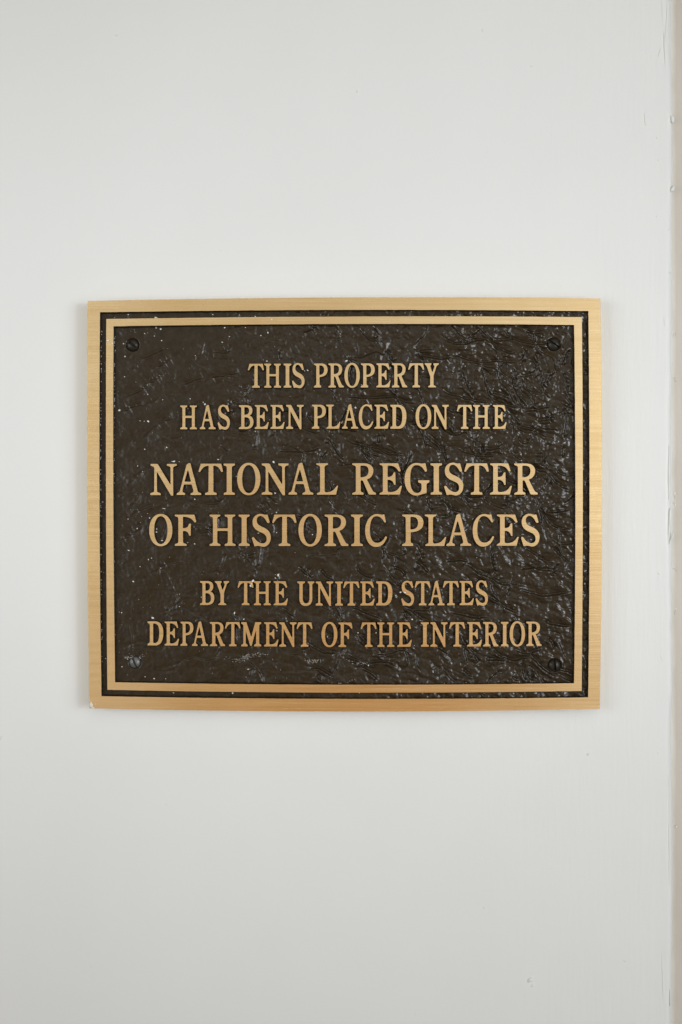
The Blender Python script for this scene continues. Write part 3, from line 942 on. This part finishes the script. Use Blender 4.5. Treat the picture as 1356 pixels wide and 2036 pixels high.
def make_letter(ch, xl, xr, top, base, bold, key):
    cs = []
    for i, c_ in enumerate(GC[ch]):
        P = np.stack([xl + c_[:, 0] * (xr - xl), -(top + c_[:, 1] * (base - top))], 1)   # y up
        a = area2(P)
        if (i == 0) != (a > 0):
            P = P[::-1]
        s = np.arange(len(P))
        P = P + 0.16 * np.stack([fbm(s * .33 + int(xl) % 97, s * 0 + 2.5, 71, 2) - .5, fbm(s * .33 + int(top) % 89, s * 0 + 5.5, 77, 2) - .5], 1) * 2
        cs.append(offset(P, bold))
    mb = MB()
    to3 = lambda P, y: [((p[0] - PCX) * S, y, (p[1] + PCY) * S) for p in P]
    fy = FACE_Y + 0.00003
    rings = [(1.15, PANEL_Y + 0.0007, 1), (0.0, fy + 0.00028, 0), (-0.50, fy, 0)]
    tops = []
    for P in cs:
        n_ = len(P)
        vs = []
        for d, y, _ in rings:
            vs += to3(offset(P, d), y)
        o = len(mb.v)
        mb.v += vs
        for r in range(2):
            for k in range(n_):
                a, b = o + r * n_ + k, o + r * n_ + (k + 1) % n_
                mb.f.append((a, b, b + n_, a + n_)); mb.m.append(1 if r == 0 else 0)
        tops.append((o + 2 * n_, n_))
    pts2, edges, flat_idx = [], [], []
    for o, n_ in tops:
        st = len(pts2)
        pts2 += [Vector((mb.v[o + k][0] * 1000, mb.v[o + k][2] * 1000)) for k in range(n_)]
        flat_idx += [o + k for k in range(n_)]
        edges += [(st + k, st + (k + 1) % n_) for k in range(n_)]
    pos, _, tris, orig, _, _ = delaunay_2d_cdt(pts2, edges, [], 0, 1e-7)
    vid = []
    for p, og in zip(pos, orig):
        if og:
            vid.append(flat_idx[og[0]])
        else:
            vid.append(len(mb.v)); mb.v.append((p[0] / 1000, fy, p[1] / 1000))
    T = np.array([[vid[t] for t in tri] for tri in tris])
    V = np.array(mb.v)[:, (0, 2)]
    cen = V[T].mean(1)
    ins = np.zeros(len(T), int)     # keep triangles inside the outline and outside the counters
    for o, n_ in tops:
        P_, Q_ = V[o:o + n_], np.roll(V[o:o + n_], -1, 0)
        cross = (P_[None, :, 1] > cen[:, None, 1]) != (Q_[None, :, 1] > cen[:, None, 1])
        dz = np.where(np.abs(Q_[:, 1] - P_[:, 1]) < 1e-15, 1e-15, Q_[:, 1] - P_[:, 1])
        xi_ = P_[None, :, 0] + (Q_[:, 0] - P_[:, 0])[None] * (cen[:, None, 1] - P_[None, :, 1]) / dz[None]
        ins += (cross & (cen[:, None, 0] < xi_)).sum(1)
    for (a, b, c_), k in zip(T.tolist(), ins):
        if k % 2 == 0: continue
        A, B, C_ = V[a], V[b], V[c_]
        cr = (B[0] - A[0]) * (C_[1] - A[1]) - (B[1] - A[1]) * (C_[0] - A[0])
        if abs(cr) < 1e-16: continue
        mb.f.append((a, b, c_) if cr > 0 else (a, c_, b)); mb.m.append(0)
    for (px, py, rx, rz, rot) in EXTRA.get(key, []):
        blob(mb, loc_x(px), loc_z(py), fy, rx * S, rz * S, .0004, rot, 2, 10, 4)
    mb.build('letter', [M_GOLD, M_SIDE, M_FLECK], plaque)


ROWS = [
 ("THISPROPERTY", [(492, 722.9, 771.4), (600, 722.3, 771.0), (873, 721.8, 770.6)], .32,
  [492.7, 525, 525.0, 559.3, 563.3, 579.7, 580.3, 605.8, 623.8, 651.8, 652.5, 684.0, 684.4, 715.8, 716.9, 745.6, 747.8, 777.1, 778.8, 810.1, 811.3, 843.7, 844.0, 872.9]),
 ("HASBEENPLACEDONTHE", [(358, 805.8, 854.0), (680, 804.0, 852.7), (1007, 804.8, 853.3)], .32,
  [358.1, 392.0, 396.9, 429.2, 432.3, 457.4, 474.6, 504.4, 506.0, 534.8, 537.3, 566.3, 568.3, 604.2, 619.6, 648.4, 648.1, 677.2, 679.7, 712.6, 712.9, 742.6, 744.0, 774.1, 775.6, 808.5,
   825.9, 857.9, 857.9, 892.6, 908.1, 939.5, 940.2, 974.4, 979.6, 1007.6]),
 ("NATIONALREGISTER", [(299, 922.0, 984.8), (600, 920.7, 983.9), (1069, 921.0, 983.9)], .05,
  [298.6, 351.7, 350.8, 400.6, 394.4, 443.7, 444.1, 467.4, 471.1, 518.1, 519.8, 574.0, 573.2, 623.4, 628.7, 672.5, 699.9, 747.8, 754.2, 799.6, 804.0, 854.2, 855.5, 879.2, 882.7, 921.6,
   922.8, 972.2, 973.7, 1018.3, 1022.0, 1069.5]),
 ("OFHISTORICPLACES", [(296, 1022.8, 1085.6), (690, 1022.7, 1086.2), (1073, 1022.4, 1085.4)], .05,
  [296.3, 343.1, 347.2, 390.3, 416.4, 468.9, 473.9, 496.7, 500.4, 538.7, 540.9, 589.9, 593.1, 640.3, 644.9, 693.3, 697.6, 721.9, 725.6, 770.0, 799.1, 842.3, 844.3, 887.7, 887.1, 937.2,
   939.4, 982.8, 987.4, 1031.9, 1035.6, 1073.2]),
 ("BYTHEUNITEDSTATES", [(397, 1154.8, 1203.3), (680, 1155.8, 1204.6), (971, 1154.6, 1203.7)], .32,
  [397.4, 426.6, 426.9, 455.9, 472.2, 504.3, 504.3, 539.0, 543.4, 572.9, 590.6, 625.4, 627.2, 663.0, 665.8, 682.1, 682.1, 715.0, 715.7, 745.5, 747.4, 780.6, 797.4, 823.8, 824.2, 856.3,
   851.8, 884.4, 880.3, 912.7, 913.2, 942.7, 945.2, 970.7]),
 ("DEPARTMENTOFTHEINTERIOR", [(293, 1234.8, 1283.5), (430, 1236.3, 1285.2), (690, 1237.3, 1286.9), (960, 1236.4, 1286.0), (1077, 1235.4, 1284.9)], .32,
  [293.1, 325.1, 326.7, 356.5, 358.3, 385.0, 381.3, 414.1, 416.7, 448.0, 447.0, 478.5, 479.1, 519.9, 524.6, 554.1, 554.8, 589.9, 589.5, 621.5, 638.8, 671.3, 672.5, 701.1, 717.0, 749.0,
   749.8, 784.6, 789.3, 819.2, 836.4, 853.1, 855.3, 890.3, 892.6, 925.1, 928.3, 958.8, 960.0, 991.4, 995.5, 1011.4, 1012.9, 1044.4, 1045.9, 1077.3]),
]
EXTRA[(4, 2)] = [(502.8, 1155.0, 2.2, 3.2, -.3), (498.0, 1165.0, 1.8, 2.4, .4), (499.8, 1161, 1.2, 2.0, .5)]
EXTRA[(4, 11)] = [(805.0, 1178.0, 2.6, 1.7, 0)]
for ri, (txt, ys, bold, xs) in enumerate(ROWS):
    yy = np.array(ys)
    for k, ch in enumerate(txt):
        xl, xr = xs[2 * k], xs[2 * k + 1]
        xc = (xl + xr) / 2
        make_letter(ch, xl + bold, xr - bold, np.interp(xc, yy[:, 0], yy[:, 1]) + bold, np.interp(xc, yy[:, 0], yy[:, 2]) - bold, bold, (ri, k))


# ------------------------------------------------------------------ slotted oval-head screws
def screw(px, py, r, slot_deg, m, label=None, tilt=(0, 0)):
    mb = MB()
    R = r * S
    rings, seg = 20, 72
    ang_ = math.radians(slot_deg)
    verts, faces = [], []
    y0 = PANEL_Y + 0.0002
    for i in range(rings + 1):
        rr = R * i / rings
        for k in range(seg):
            t = 2 * math.pi * k / seg
            u, v = rr * math.cos(t), rr * math.sin(t)
            q = i / rings
            h = R * (0.66 * math.sqrt(max(0, 1 - (q * .95) ** 2)) - .12)
            d = abs(-u * math.sin(ang_) + v * math.cos(ang_))
            e = (R * .17 - d) / (R * .05)
            h -= R * .55 * min(1, max(0, e)) * (1 if q < .97 else .4)
            if i == rings: h = -0.0006
            h += u * tilt[0] + v * tilt[1]
            verts.append((loc_x(px) + u, y0 - h, loc_z(py) + v))
    for i in range(rings):
        for k in range(seg):
            a, b = i * seg + k, i * seg + (k + 1) % seg
            faces.append((a, b, b + seg, a + seg))
    mb.add(verts, faces)
    o = mb.build('screw', [m], plaque)
    if label: o['label'] = label
    return o


screw(262, 684.5, 12.2, -37, M_SCREW)
screw(1102.7, 683.4, 12.6, -35, M_SCREW)
screw(266.4, 1318, 11.4, -70, M_WORN, 'worn grey screw in the lower left corner')
screw(1104, 1324, 12.4, -86, M_SCREW)
